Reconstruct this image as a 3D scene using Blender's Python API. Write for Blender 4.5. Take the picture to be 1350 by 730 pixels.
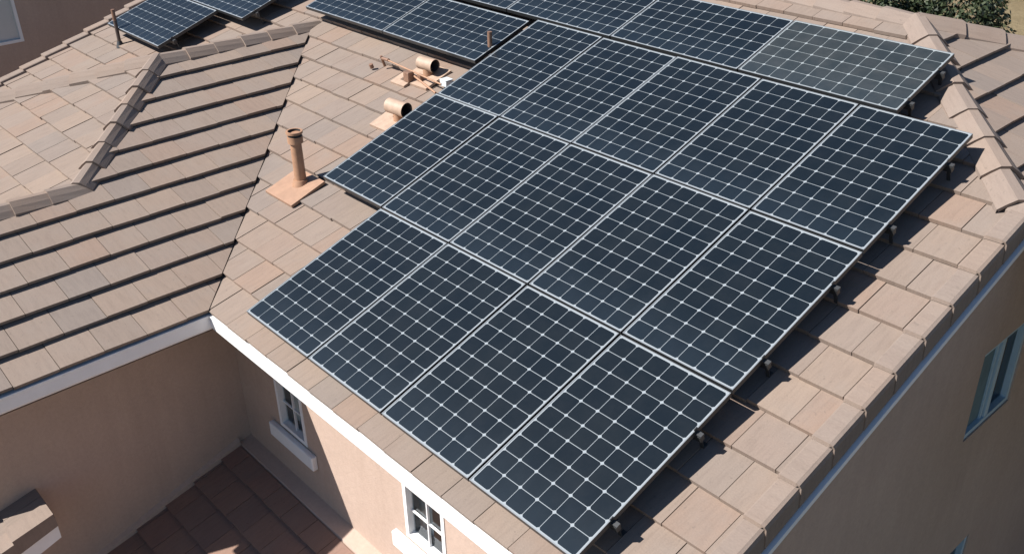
import bpy, bmesh, math, random
from mathutils import Vector, Matrix
random.seed(7)
C = bpy.context.scene.collection
scn = bpy.context.scene
for o in list(bpy.data.objects): bpy.data.objects.remove(o)

# ------------------------------------------------------------------ camera
cam_d = bpy.data.cameras.new('camera'); cam = bpy.data.objects.new('camera', cam_d); C.objects.link(cam)
Rr = Vector((0.6713143956578305, 0.7408944711228764, -0.0203067683818725))
Ru = Vector((-0.3512299442455978, 0.3421322484196646, 0.8715406191661632))
Rf = Vector((-0.6526672264238462, 0.5779454189202109, -0.4899026273672615))
cam.matrix_world = Matrix(((Rr.x, Ru.x, -Rf.x, 8.07206706), (Rr.y, Ru.y, -Rf.y, -3.12426982),
                           (Rr.z, Ru.z, -Rf.z, 4.41588244), (0, 0, 0, 1)))
cam_d.sensor_width = 36; cam_d.lens = 34.4546; cam_d.clip_start = .1; cam_d.clip_end = 900
scn.camera = cam
# ------------------------------------------------------------------ world, sun, exposure
SUN = Vector((-.37, -.61, .71)).normalized()
el = math.asin(SUN.z); az = math.atan2(SUN.x, SUN.y)
w = bpy.data.worlds.new('World'); scn.world = w; w.use_nodes = True
nt = w.node_tree; nt.nodes.clear()
sky = nt.nodes.new('ShaderNodeTexSky'); sky.sky_type = 'NISHITA'; sky.sun_disc = False
sky.sun_elevation = el; sky.sun_rotation = az; sky.altitude = 300; sky.air_density = 1.0; sky.dust_density = .3; sky.ozone_density = 4.0
bg = nt.nodes.new('ShaderNodeBackground'); bg.inputs[1].default_value = .058
wo = nt.nodes.new('ShaderNodeOutputWorld')
nt.links.new(sky.outputs[0], bg.inputs[0]); nt.links.new(bg.outputs[0], wo.inputs[0])
sd = bpy.data.lights.new('sun', 'SUN'); sun = bpy.data.objects.new('sun', sd); C.objects.link(sun)
sd.energy = 5.0; sd.angle = math.radians(.5); sd.color = (1, .96, .91)
sun.rotation_euler = SUN.to_track_quat('Z', 'Y').to_euler(); sun.location = SUN * 60
scn.view_settings.view_transform = 'Standard'; scn.view_settings.look = 'None'
scn.view_settings.exposure = 0.78; scn.view_settings.gamma = 1; scn.view_settings.use_curve_mapping = False
scn.render.engine = 'CYCLES'; scn.cycles.max_bounces = 6; scn.cycles.diffuse_bounces = 2

# ------------------------------------------------------------------ materials
def mat(name, base=(.5, .5, .5), rough=.8, metal=0, spec=.5):
    m = bpy.data.materials.new(name); m.use_nodes = True
    b = m.node_tree.nodes['Principled BSDF']
    b.inputs['Base Color'].default_value = (*base, 1); b.inputs['Roughness'].default_value = rough
    b.inputs['Metallic'].default_value = metal; b.inputs['Specular IOR Level'].default_value = spec
    return m, m.node_tree, b
def N(nt, t, **kw):
    n = nt.nodes.new(t)
    for k, v in kw.items():
        if k.startswith('i_'):
            key = k[2:]; n.inputs[int(key) if key.isdigit() else key].default_value = v
        else: setattr(n, k, v)
    return n
def noise(nt, coord, scale, detail=4, rough=.6, sc=(1, 1, 1)):
    mp = N(nt, 'ShaderNodeMapping'); mp.inputs['Scale'].default_value = sc
    nt.links.new(coord, mp.inputs[0])
    n = N(nt, 'ShaderNodeTexNoise'); n.inputs['Scale'].default_value = scale
    n.inputs['Detail'].default_value = detail; n.inputs['Roughness'].default_value = rough
    nt.links.new(mp.outputs[0], n.inputs['Vector']); return n.outputs['Fac']
def ramp(nt, fac, stops):
    r = N(nt, 'ShaderNodeValToRGB'); e = r.color_ramp.elements
    while len(e) < len(stops): e.new(.5)
    for el_, (p, c) in zip(e, stops):
        el_.position = p; el_.color = (*c, 1) if len(c) == 3 else c
    nt.links.new(fac, r.inputs[0]); return r.outputs[0]
def mix(nt, fac, a, b, mode='MIX'):
    n = N(nt, 'ShaderNodeMix', data_type='RGBA', blend_type=mode)
    for sock, v in ((n.inputs[0], fac), (n.inputs[6], a), (n.inputs[7], b)):
        if isinstance(v, (int, float)): sock.default_value = v
        elif isinstance(v, tuple): sock.default_value = (*v, 1)
        else: nt.links.new(v, sock)
    return n.outputs[2]
def bump(nt, b, h, strength, dist):
    n = N(nt, 'ShaderNodeBump'); n.inputs['Strength'].default_value = strength; n.inputs['Distance'].default_value = dist
    nt.links.new(h, n.inputs['Height']); nt.links.new(n.outputs[0], b.inputs['Normal'])

def tile_material(name, stops, wear=(.45, .40, .36)):
    m, t, b = mat(name, rough=.92, spec=.25)
    uv = N(t, 'ShaderNodeUVMap').outputs[0]; geo = N(t, 'ShaderNodeNewGeometry')
    col = ramp(t, geo.outputs['Random Per Island'], stops)
    streak = noise(t, uv, 6, 5, .65, (5, .7, 1))
    col = mix(t, .5, col, ramp(t, streak, [(.3, (.78, .77, .77)), (.52, (1, 1, 1)), (.75, (1.13, 1.11, 1.09))]), 'MULTIPLY')
    blot = noise(t, uv, 2.2, 4, .6)
    col = mix(t, ramp(t, blot, [(.48, (0, 0, 0)), (.72, (.6, .6, .6))]), col, wear)
    sp = noise(t, uv, 26, 2, .5)
    col = mix(t, ramp(t, sp, [(.66, (0, 0, 0)), (.72, (.35, .35, .35))]), col, tuple(q * .55 for q in wear))
    fine = noise(t, uv, 90, 3, .7)
    col = mix(t, .5, col, ramp(t, fine, [(.3, (.82, .82, .82)), (.7, (1.1, 1.1, 1.1))]), 'MULTIPLY')
    t.links.new(col, b.inputs['Base Color'])
    bump(t, b, mix(t, .5, fine, streak), .35, .008)
    return m
M_tile = tile_material('concrete_roof_tile', [(0, (0.255, 0.192, 0.153)), (.18, (0.226, 0.180, 0.150)), (.36, (0.264, 0.201, 0.160)),
                                              (.52, (0.215, 0.177, 0.153)), (.68, (0.262, 0.188, 0.146)), (.84, (0.236, 0.187, 0.157)), (1, (0.274, 0.210, 0.167))], (0.247, 0.203, 0.173))
M_cap = tile_material('ridge_cap_tile', [(0, (0.252, 0.192, 0.155)), (.5, (0.228, 0.181, 0.153)), (1, (0.258, 0.193, 0.154))], (0.247, 0.203, 0.173))
M_lowtile = tile_material('brown_roof_tile', [(0, (.265, .162, .125)), (.5, (.22, .15, .122)), (1, (.285, .175, .128))], (.24, .17, .14))

def stucco(name, c1, c2, c3):
    m, t, b = mat(name, rough=.95, spec=.2)
    tc = N(t, 'ShaderNodeTexCoord').outputs['Object']
    big = noise(t, tc, .9, 4, .6); col = ramp(t, big, [(.3, c1), (.55, c2), (.75, c3)])
    st = noise(t, tc, 3, 4, .6, (2.5, 2.5, .35))
    col = mix(t, .3, col, ramp(t, st, [(.3, (.88, .87, .86)), (.7, (1.07, 1.07, 1.07))]), 'MULTIPLY')
    dr = noise(t, tc, 1.6, 5, .7, (1.8, 1.8, .22))
    col = mix(t, ramp(t, dr, [(.56, (0, 0, 0)), (.78, (.2, .2, .2))]), col, tuple(.62 * q for q in c1))
    f = noise(t, tc, 110, 3, .7); f2 = noise(t, tc, 28, 3, .7)
    col = mix(t, .6, col, ramp(t, f2, [(.3, (.9, .9, .9)), (.7, (1.08, 1.08, 1.08))]), 'MULTIPLY')
    t.links.new(col, b.inputs['Base Color']); bump(t, b, mix(t, .6, f2, f), .5, .012)
    return m
M_stucco = stucco('tan_stucco', (.445, .335, .272), (.475, .36, .296), (.50, .382, .315))
M_stucco_b = M_stucco
def simple(name, base, rough=.6, metal=0, spec=.5, var=.12, sc=8):
    m, t, b = mat(name, base, rough, metal, spec)
    tc = N(t, 'ShaderNodeTexCoord').outputs['Object']; n = noise(t, tc, sc, 4, .65)
    lo = tuple(c * (1 - var) for c in base); hi = tuple(min(1, c * (1 + var)) for c in base)
    t.links.new(ramp(t, n, [(.3, lo), (.7, hi)]), b.inputs['Base Color'])
    return m
M_white = simple('white_paint', (.80, .80, .80), .45, var=.04, sc=5)
M_drip = simple('pale_metal_drip', (.62, .66, .70), .4, .2)
M_black = simple('dark_anodised_frame', (.05, .053, .056), .4, .5)
M_lip = simple('silver_frame', (.36, .38, .39), .38, .6, var=.08)
M_steel = simple('galvanised_steel', (.07, .073, .077), .55, .5)
M_under = simple('roof_underlay', (.035, .03, .028), .95)
M_valley = simple('valley_metal', (.06, .055, .05), .7, .3)
M_vent = simple('tan_painted_metal', (.36, .205, .125), .6, var=.16, sc=12)
M_ventpale = simple('peach_painted_metal', (.40, .285, .21), .6, var=.14, sc=14)
M_copper = simple('copper_brown_pipe', (.24, .14, .095), .5, .2, var=.2, sc=20)
M_dark = simple('dark_vent_mouth', (.035, .033, .032), .8)
M_rust = simple('dark_pole_paint', (.10, .075, .065), .6, .2, var=.3)
M_box = simple('white_box_paint', (.62, .66, .68), .5, var=.05)
M_interior = simple('dim_room', (.42, .33, .27), .9)
M_blind = simple('pale_blind', (.78, .75, .70), .9, var=.08)
M_soffit = simple('soffit_board', (.32, .24, .19), .8)
M_bluewhite = simple('sky_tinted_window_paint', (.42, .56, .64), .4, var=.05)  # pale frames with the reflected blue of the sky put into their colour
M_screen = simple('insect_screen', (.11, .18, .21), .8, var=.1)
M_flash = simple('painted_flashing', (.34, .205, .135), .6, var=.12, sc=9)
M_palepane = simple('pale_opaque_pane', (.56, .58, .57), .25, var=.03, sc=3)  # even pale colour, opaque, in place of clear glass
def glass_mat(name, tint):
    m = bpy.data.materials.new(name); m.use_nodes = True; t = m.node_tree; t.nodes.clear()
    out = N(t, 'ShaderNodeOutputMaterial'); fr = N(t, 'ShaderNodeFresnel'); fr.inputs[0].default_value = 1.5
    tr = N(t, 'ShaderNodeBsdfTransparent'); tr.inputs[0].default_value = (*tint, 1)
    gl = N(t, 'ShaderNodeBsdfGlossy'); gl.inputs['Roughness'].default_value = .03; gl.inputs[0].default_value = (.9, .95, 1, 1)
    mx = N(t, 'ShaderNodeMixShader'); t.links.new(fr.outputs[0], mx.inputs[0]); t.links.new(tr.outputs[0], mx.inputs[1])
    t.links.new(gl.outputs[0], mx.inputs[2]); t.links.new(mx.outputs[0], out.inputs[0]); return m
M_glass = glass_mat('window_glass', (.86, .90, .90)); M_glass2 = glass_mat('tinted_window_glass', (.42, .55, .60))
def cell_material(name, c0, c1, rough, dust):
    m, t, b = mat(name, rough=rough, spec=.2)
    geo = N(t, 'ShaderNodeNewGeometry'); oi = N(t, 'ShaderNodeObjectInfo')
    tc = N(t, 'ShaderNodeTexCoord').outputs['Object']
    col = mix(t, geo.outputs['Random Per Island'], c0, c1)
    n = noise(t, tc, 3.5, 5, .7)
    col = mix(t, ramp(t, n, [(.42, (0, 0, 0)), (.78, (dust, dust, dust))]), col, (.09, .09, .088))
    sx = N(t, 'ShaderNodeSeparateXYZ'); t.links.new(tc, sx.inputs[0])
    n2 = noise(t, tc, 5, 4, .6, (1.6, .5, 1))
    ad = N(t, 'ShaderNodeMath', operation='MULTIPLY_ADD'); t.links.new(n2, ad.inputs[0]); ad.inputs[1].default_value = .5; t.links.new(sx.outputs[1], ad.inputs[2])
    col = mix(t, ramp(t, ad.outputs[0], [(.2, (.2, .2, .2)), (.75, (0, 0, 0))]), col, (.032, .05, .072))  # sky reflection painted into the cells, bluer and lighter towards the lower edge
    t.links.new(col, b.inputs['Base Color'])
    b.inputs['Coat Weight'].default_value = .3; b.inputs['Coat Roughness'].default_value = .1; b.inputs['Coat IOR'].default_value = 1.4
    return m
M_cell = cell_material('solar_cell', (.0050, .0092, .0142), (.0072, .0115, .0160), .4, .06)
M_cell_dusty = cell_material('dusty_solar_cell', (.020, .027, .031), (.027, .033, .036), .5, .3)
def sheet_material(name, c):
    m, t, b = mat(name, c, .4)
    b.inputs['Coat Weight'].default_value = .3; b.inputs['Coat Roughness'].default_value = .1; b.inputs['Coat IOR'].default_value = 1.4
    return m
M_sheet = sheet_material('panel_backsheet', (.27, .30, .32)); M_sheet_dusty = sheet_material('dusty_backsheet', (.27, .30, .31))
m_, t_, b_ = mat('leaf', rough=.6); geo_ = N(t_, 'ShaderNodeNewGeometry')
t_.links.new(ramp(t_, geo_.outputs['Random Per Island'], [(0, (.012, .022, .008)), (.5, (.024, .040, .014)), (.85, (.05, .062, .024)), (1, (.075, .078, .035))]), b_.inputs['Base Color'])
M_leaf = m_
M_bark = simple('bark', (.12, .085, .06), .95, var=.3)
m_, t_, b_ = mat('dry_grass_ground', rough=1, spec=.1); tc_ = N(t_, 'ShaderNodeTexCoord').outputs['Object']
g1 = noise(t_, tc_, .25, 6, .65); g2 = noise(t_, tc_, 6, 5, .8)
t_.links.new(mix(t_, .6, ramp(t_, g1, [(.3, (.17, .128, .072)), (.5, (.22, .17, .10)), (.7, (.26, .205, .125))]), ramp(t_, g2, [(.3, (.65, .65, .62)), (.7, (1.2, 1.2, 1.15))]), 'MULTIPLY'), b_.inputs['Base Color'])
bump(t_, b_, g2, .8, .1)
M_ground = m_

# ------------------------------------------------------------------ mesh helpers
class MB:
    def __init__(s): s.v = []; s.f = []; s.mi = []; s.uv = []; s.sm = []
    def face(s, idx, m=0, uv=None, smooth=False): s.f.append(tuple(idx)); s.mi.append(m); s.uv.append(uv); s.sm.append(smooth)
    def add(s, pts): i = len(s.v); s.v += [tuple(p) for p in pts]; return i
    def quad(s, pts, m=0, uv=None): i = s.add(pts); s.face(range(i, i + len(pts)), m, uv)
    def box(s, x0, x1, y0, y1, z0, z1, m=0):
        i = s.add([(x0, y0, z0), (x1, y0, z0), (x1, y1, z0), (x0, y1, z0), (x0, y0, z1), (x1, y0, z1), (x1, y1, z1), (x0, y1, z1)])
        for q in ((3, 2, 1, 0), (4, 5, 6, 7), (0, 1, 5, 4), (1, 2, 6, 5), (2, 3, 7, 6), (3, 0, 4, 7)): s.face([i + k for k in q], m)
    def prism(s, prof, P, Q, axu, axv, m=0, cap=True, uvs=False, closed=True):
        """profile (list of 2D) swept from P to Q, in axes axu, axv"""
        P, Q, axu, axv = map(Vector, (P, Q, axu, axv)); n = len(prof)
        i = s.add([P + axu * a + axv * b for a, b in prof] + [Q + axu * a + axv * b for a, b in prof])
        for k in range(n if closed else n - 1):
            k2 = (k + 1) % n; s.face((i + k, i + k2, i + n + k2, i + n + k), m)
        if cap: s.face([i + k for k in range(n)][::-1], m); s.face([i + n + k for k in range(n)], m)
    def tube(s, P, Q, r0, r1=None, seg=14, m=0, caps=(True, True)):
        P, Q = Vector(P), Vector(Q); r1 = r0 if r1 is None else r1
        d = (Q - P).normalized(); a = d.orthogonal().normalized(); b = d.cross(a)
        cs = [(math.cos(2 * math.pi * k / seg), math.sin(2 * math.pi * k / seg)) for k in range(seg)]
        i = s.add([P + a * (c * r0) + b * (q * r0) for c, q in cs] + [Q + a * (c * r1) + b * (q * r1) for c, q in cs])
        for k in range(seg):
            k2 = (k + 1) % seg; s.face((i + k, i + k2, i + seg + k2, i + seg + k), m, smooth=True)
        if caps[0]: s.quad([s.v[i + k] for k in range(seg)][::-1], m)
        if caps[1]: s.quad([s.v[i + seg + k] for k in range(seg)], m)
    def build(s, name, mats, parent=None, bevel=0):
        me = bpy.data.meshes.new(name)
        off = Vector(parent['_o']) if parent is not None and '_o' in parent else Vector((0, 0, 0))
        me.from_pydata([(x - off.x, y - off.y, z - off.z) for x, y, z in s.v], [], s.f)
        for m in (mats if isinstance(mats, (list, tuple)) else [mats]): me.materials.append(m)
        uvl = me.uv_layers.new(name='UVMap')
        for p, mi, uv, sm in zip(me.polygons, s.mi, s.uv, s.sm):
            p.material_index = mi; p.use_smooth = sm
            for j, li in enumerate(p.loop_indices):
                if uv: uvl.data[li].uv = uv[j]
                else:
                    x, y, z = me.vertices[me.loops[li].vertex_index].co
                    uvl.data[li].uv = (x + z * .3, y + z)
        me.update()
        o = bpy.data.objects.new(name, me); C.objects.link(o)
        if parent is not None:
            o.parent = parent
            if '_o' in parent: o['_o'] = list(off)
        if bevel:
            md = o.modifiers.new('bevel', 'BEVEL'); md.width = bevel; md.segments = 2; md.limit_method = 'ANGLE'; md.angle_limit = .6
        return o
def tag(o, label=None, cat=None, group=None, kind=None):
    if label: o['label'] = label
    if cat: o['category'] = cat
    if group: o['group'] = group
    if kind: o['kind'] = kind
    return o
def thing(name, label, cat, loc=(0, 0, 0), group=None):
    o = bpy.data.objects.new(name, None); C.objects.link(o); o.empty_display_size = .2
    o.location = loc; o['_o'] = list(loc); return tag(o, label, cat, group)

def clip(poly, a, b, c):
    """keep a*x+b*y >= c"""
    out = []
    for i in range(len(poly)):
        p, q = poly[i], poly[(i + 1) % len(poly)]
        dp, dq = a * p[0] + b * p[1] - c, a * q[0] + b * q[1] - c
        if dp >= 0: out.append(p)
        if (dp >= 0) != (dq >= 0):
            k = dp / (dp - dq); out.append((p[0] + (q[0] - p[0]) * k, p[1] + (q[1] - p[1]) * k))
    return out
def area(p): return abs(sum(p[i][0] * p[(i + 1) % len(p)][1] - p[(i + 1) % len(p)][0] * p[i][1] for i in range(len(p)))) / 2

EXP, TW, TH = .35, .345, .042
def tiles(mb, P0, A, B, t, polys, amin, amax, courses, off=-.24, bond=0., exp=EXP, tw=TW, th=TH, b0=0., rnd=1., slab=.036):
    """P0: a point on the eave (x, y, z of the PANEL-parallel base plane), A along eave, B horizontal upslope.
    polys: list of lists of half planes (a, b, c) over world (x, y)."""
    P0, A, B = Vector(P0), Vector(A), Vector(B); cz = 1 / math.sqrt(1 + t * t)
    n = (Vector((0, 0, 1)) - B * t) * cz; base = P0 + n * 0
    def pos(a, b, h): return base + A * a + B * b + Vector((0, 0, b * t)) + n * h
    for k in range(courses):
        bb = b0 + k * exp; sh = bond + (k % 2) * tw * .5 + random.uniform(-.02, .02) * rnd
        i0 = int(math.floor((amin - sh) / tw)) - 1; i1 = int((amax - sh) / tw) + 2
        for i in range(i0, i1):
            a0 = i * tw + sh + .003; a1 = a0 + tw - .006
            ja = random.uniform(-.006, .006) * rnd; jb = random.uniform(-.006, .004) * rnd; jh = random.uniform(-.002, .005) * rnd; jt = random.uniform(-.004, .004) * rnd
            rect = [(a0, bb + jb + ja * .3), (a1, bb + jb - ja * .3), (a1, bb + exp + .03), (a0, bb + exp + .03)]
            for hp in polys:
                pw = [(lambda q: (q.x, q.y))(P0 + A * a + B * b) for a, b in rect]
                # to world xy, clip, back
                for (x, y, c) in hp: pw = clip(pw, x, y, c) if pw else pw
                if len(pw) < 3 or area(pw) < .0008: continue
                loc = [((Vector((px, py, 0)) - Vector((P0.x, P0.y, 0))).dot(A), (Vector((px, py, 0)) - Vector((P0.x, P0.y, 0))).dot(B)) for px, py in pw]
                hs = [th * (1 - max(0, (b - bb)) / (exp + .03)) + jh + jt * ((a - a0) / tw - .5) for a, b in loc]
                m = len(loc); top = [pos(a, b, h) for (a, b), h in zip(loc, hs)]; bot = [pos(a, b, max(-.02, h - slab)) for (a, b), h in zip(loc, hs)]
                j = mb.add(top + bot); ou = random.random() * 40
                uv = [(a + ou, b + ou) for a, b in loc]
                nrm = (top[1] - top[0]).cross(top[2] - top[0])
                order = list(range(m)) if nrm.dot(n) > 0 else list(range(m))[::-1]
                mb.face([j + q for q in order], 0, [uv[q] for q in order])
                mb.face([j + m + q for q in order[::-1]], 0)
                for q in range(m):
                    q2 = (q + 1) % m; f = (j + q, j + m + q, j + m + q2, j + q2)
                    if nrm.dot(n) <= 0: f = f[::-1]
                    mb.face(f, 0, [uv[q], uv[q], uv[q2], uv[q2]])
def caps(mb, P, Q, hw, sl, sr, exp=.36, lift=.024, rise=.048, first_low=True):
    """ridge/hip cap tiles from low/overlapping end P to Q. sl, sr: drop per unit to the left/right (horizontal)"""
    P, Q = Vector(P), Vector(Q); d = Q - P; L = d.length; n = max(1, round(L / exp)); e = L / n; d /= L
    side = Vector((d.y, -d.x, 0)).normalized(); up = side.cross(d); up = up if up.z > 0 else -up
    for k in range(n):
        j = random.uniform(-.006, .006)
        rings = []
        for (s, extra, f) in ((k * e - .02, lift, 1.04), ((k + 1) * e + .03, .0, .93)):
            c = P + d * s + up * (rise + extra + j)
            prof = [(-1, -hw * sl), (-.62, -hw * sl * .44), (-.24, .002), (.24, .002), (.62, -hw * sr * .44), (1, -hw * sr)]
            rings.append([c + side * (a * hw * f + j) + up * b for a, b in prof])
            rings.append([c + side * (a * hw * f * .9 + j) + up * (b - .024) for a, b in prof])
        i = mb.add(rings[0] + rings[2]); m = 6; ou = random.random() * 30
        for q in range(5):
            mb.face((i + q, i + q + 1, i + m + q + 1, i + m + q), 0, [(ou + q * .08, 0 + ou), (ou + q * .08 + .08, ou), (ou + q * .08 + .08, ou + e), (ou + q * .08, ou + e)])
        i = mb.add(rings[0] + rings[1] + rings[2])
        for q in range(5): mb.face((i + q, i + m + q, i + m + q + 1, i + q + 1), 0)
        # side skirts
        for q in (0, 5):
            a, b = rings[0][q], rings[2][q]
            mb.quad([a, b, b - up * .04, a - up * .05], 0)

T = 0.33506; TB = .322
cA = 1 / math.sqrt(1 + T * T); OFF = -.255
def zA(y, off=OFF): return T * y + off / cA
XE, XR, XW = .36, -3.48, -7.32      # wing eave, wing ridge, far eave
YE = -.05; YAP = 3.64
ZB = zA(YE)                         # eave height of the tile beds
def zB(x): return ZB + TB * (XE - x)
XG0, XG1 = -7.55, 5.66              # rakes of the long roof
YR, XP = 6.20, 3.62                 # ridge line and hip peak
ZR = zA(YR)
WEND = -2.42                        # gable end of the wing
GROUND = -5.6

# ------------------------------------------------------------------ ground
def ground():
    mb = MB(); n = 40; ext = 420
    xs = [-ext + 2 * ext * i / n for i in range(n + 1)]
    pts = [(x, y, GROUND + (0 if max(abs(x), abs(y)) < 40 else 1.2 * math.sin(x * .02) * math.cos(y * .017))) for y in xs for x in xs]
    mb.add(pts)
    for j in range(n):
        for i in range(n): a = j * (n + 1) + i; mb.face((a, a + 1, a + n + 2, a + n + 1))
    tag(mb.build('ground', M_ground), kind='structure')
ground()
def added_dark_ground():  # unseen dark sheet, added to cut warm bounce onto the shaded walls
    mb = MB(); n = 36
    i = mb.add([(0, 4, GROUND + .01)] + [((19 + 1.3 * math.sin(3 * a)) * math.cos(a), 4 + (15 + 1.1 * math.cos(5 * a)) * math.sin(a), GROUND + .01) for a in [2 * math.pi * k / n for k in range(n)]])
    for k in range(n): mb.face((i, i + 1 + k, i + 1 + (k + 1) % n))
    tag(mb.build('added_dark_ground', simple('bounce_cutting_green', (.035, .045, .022), .95, var=.4, sc=2)), kind='structure')
added_dark_ground()

# ------------------------------------------------------------------ the house
house = thing('house', 'tan stucco house with brownish pink tile roofs carrying the solar panels', 'house', (0, 0, GROUND))
def wall_strip(mb, frame, a0, a1, z0, z1, holes, depth=.09, m=0):
    """wall face with rectangular holes; frame(a, z, d) -> point, d metres inward"""
    As = sorted({a0, a1, *[h[0] for h in holes], *[h[1] for h in holes]}); Zs = sorted({z0, z1, *[h[2] for h in holes], *[h[3] for h in holes]})
    for i in range(len(As) - 1):
        for j in range(len(Zs) - 1):
            ca, cz = (As[i] + As[i + 1]) / 2, (Zs[j] + Zs[j + 1]) / 2
            if any(h[0] < ca < h[1] and h[2] < cz < h[3] for h in holes): continue
            mb.quad([frame(As[i], Zs[j], 0), frame(As[i + 1], Zs[j], 0), frame(As[i + 1], Zs[j + 1], 0), frame(As[i], Zs[j + 1], 0)], m)
    for h in holes:
        for (p, q) in (((h[0], h[2]), (h[1], h[2])), ((h[1], h[2]), (h[1], h[3])), ((h[1], h[3]), (h[0], h[3])), ((h[0], h[3]), (h[0], h[2]))):
            mb.quad([frame(*p, 0), frame(*q, 0), frame(*q, depth), frame(*p, depth)], m)
XWALL = 5.70; YWALL = .48; XWW = -.5
SOF = ZB - .19
W1 = (.32, .84, -1.88, -.66); W2 = (2.50, 3.08, -1.90, -.68)
W3 = (4.05, 4.92, -.97, -.08); W4 = (3.8, 4.87, -3.6, -2.55)
# front wall
mb = MB()
wall_strip(mb, lambda a, z, d: (a, YWALL + d, z), XWW, XWALL, GROUND - .5, SOF, [W1, W2])
o = mb.build('wall', M_stucco, house); o['label'] = 'sunlit tan stucco wall with two small paned windows'
# right gable wall, its top follows the roof slope
mb = MB()
def fr(a, z, d): return (XWALL - d, a, z)
zt = lambda y: zA(min(y, 12.4 - y)) - .10
mb = MB()
cols = [YWALL, 1.2, 2.2, 3.2, W4[0], W3[0], W4[1], W3[1], 5.6, 6.2, 7, 8.0]
for a, b in zip(cols[:-1], cols[1:]):
    c = (a + b) / 2; segs = []; z = GROUND - .5
    for h in sorted((W3, W4), key=lambda h: h[2]):
        if h[0] < c < h[1]: segs.append((z, h[2])); z = h[3]
    for s0, s1 in segs: mb.quad([fr(a, s0, 0), fr(b, s0, 0), fr(b, s1, 0), fr(a, s1, 0)])
    mb.quad([fr(a, z, 0), fr(b, z, 0), fr(b, zt(b), 0), fr(a, zt(a), 0)])
for h in (W3, W4):
    for (p, q) in (((h[0], h[2]), (h[1], h[2])), ((h[1], h[2]), (h[1], h[3])), ((h[1], h[3]), (h[0], h[3])), ((h[0], h[3]), (h[0], h[2]))):
        mb.quad([fr(*p, 0), fr(*q, 0), fr(*q, .12), fr(*p, .12)])
o = mb.build('wall', M_stucco_b, house); o['label'] = 'shaded brown gable wall below the right roof edge'
# back, left walls and wing walls
mb = MB()
mb.quad([(XWALL, 8, GROUND - .5), (XWALL + 6, 8, GROUND - .5), (XWALL + 6, 8, SOF), (XWALL, 8, SOF)])
mb.quad([(XWALL, 12, GROUND - .5), (-7.1, 12, GROUND - .5), (-7.1, 12, SOF), (XWALL, 12, SOF)])
mb.quad([(-7.1, 12, GROUND - .5), (-7.1, WEND + .1, GROUND - .5), (-7.1, WEND + .1, SOF), (-7.1, 12, SOF)])
mb.quad([(-7.1, WEND + .1, GROUND - .5), (XWW, WEND + .1, GROUND - .5), (XWW, WEND + .1, SOF), (-7.1, WEND + .1, SOF)])
mb.build('wall', M_stucco, house)
mb = MB()
wall_strip(mb, lambda a, z, d: (XWW - d, a, z), WEND + .1, YWALL, GROUND - .5, SOF, [])
o = mb.build('wall', M_stucco_b, house); o['label'] = 'shaded brown stucco wall of the side wing'
# gable infill of the wing end and soffits
mb = MB()
zr2 = zB(-1.72)
mb.quad([(XWW, WEND + .1, SOF), (-3.6, WEND + .1, SOF), (-1.72, WEND + .1, zr2 - .1)])
mb.build('gable_infill', M_stucco, house)
mb = MB()
mb.quad([(XE - .02, WEND, SOF), (XE - .02, YWALL, SOF), (XWW, YWALL, SOF), (XWW, WEND, SOF)])
mb.quad([(XE - .02, YE + .02, SOF - .002), (XWALL, YE + .02, SOF - .002), (XWALL, YWALL, SOF - .002), (XE - .02, YWALL, SOF - .002)])
mb.build('soffit', M_soffit, house)
# ledge at the foot of the front wall
mb = MB()
ZL = -2.50
prof = [(YWALL, ZL + .02), (.33, ZL - .015), (.32, ZL - .04), (.32, ZL - .4), (YWALL, ZL - .4)]
i = mb.add([(XWW, a, b) for a, b in prof] + [(XWALL, a, b) for a, b in prof])
for q in range(4): mb.face((i + q, i + q + 1, i + 5 + q + 1, i + 5 + q))
# sloping ledge along the wing wall, above the lower roof
zL = lambda y: -2.54 + T * (y - .32)
i = mb.add([(XWW, .32, zL(.32) + .10), (XWW + .05, .32, zL(.32) + .075), (XWW + .05, .32, zL(.32) - .1),
            (XWW, -4, zL(-4) + .10), (XWW + .05, -4, zL(-4) + .075), (XWW + .05, -4, zL(-4) - .1)])
mb.face((i, i + 1, i + 4, i + 3)); mb.face((i + 1, i + 2, i + 5, i + 4))
mb.build('wall_ledge', M_stucco, house)

# roof beds (underlay), then tiles
def roof(name, label, polys3d, tile_fn, m=M_tile):
    mb = MB(); tile_fn(mb)
    r = mb.build(name, m, house)
    if label: r['label'] = label
    ub = MB()
    for p in polys3d: ub.quad(p)
    ub.build('roof_underlay', M_under, r)
    return r
z3 = lambda x, y: (x, y, zA(y) - .03)
s2 = math.sqrt(.5)
kv = (XE - XR) / (YAP - YE)          # valley run ratio
# valley right: from (XE, YE) to (XR, YAP)
def hp_line(p, q, inside):
    a, b = -(q[1] - p[1]), (q[0] - p[0]); L = math.hypot(a, b); a /= L; b /= L; c = a * p[0] + b * p[1]
    if a * inside[0] + b * inside[1] < c: a, b, c = -a, -b, -c
    return (a, b, c)
def shrink(h, d): return (h[0], h[1], h[2] + d)
hV = hp_line((XE, YE), (XR, YAP), (3, 2)); hVl = hp_line((XW, YE), (XR, YAP), (-7.4, 2)); hH = hp_line((XP, YR), (XP + 3, YR - 3), (0, 0))
XRK = 5.60
mainP = [[shrink(hV, .012), (1, 0, XR), (-1, 0, -XRK), hH, (0, -1, -YR)],
         [shrink(hVl, .012), (-1, 0, -XR), (1, 0, XG0 + .1), (0, -1, -YR)]]
bedA = [[z3(XE, YE), z3(XRK, YE), z3(XRK, YR - (XRK - XP)), z3(XP, YR), z3(XR, YR), z3(XR, YAP)],
        [z3(XR, YAP), z3(XR, YR), z3(XG0 + .05, YR), z3(XG0 + .05, YE), z3(XW, YE)]]
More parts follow.
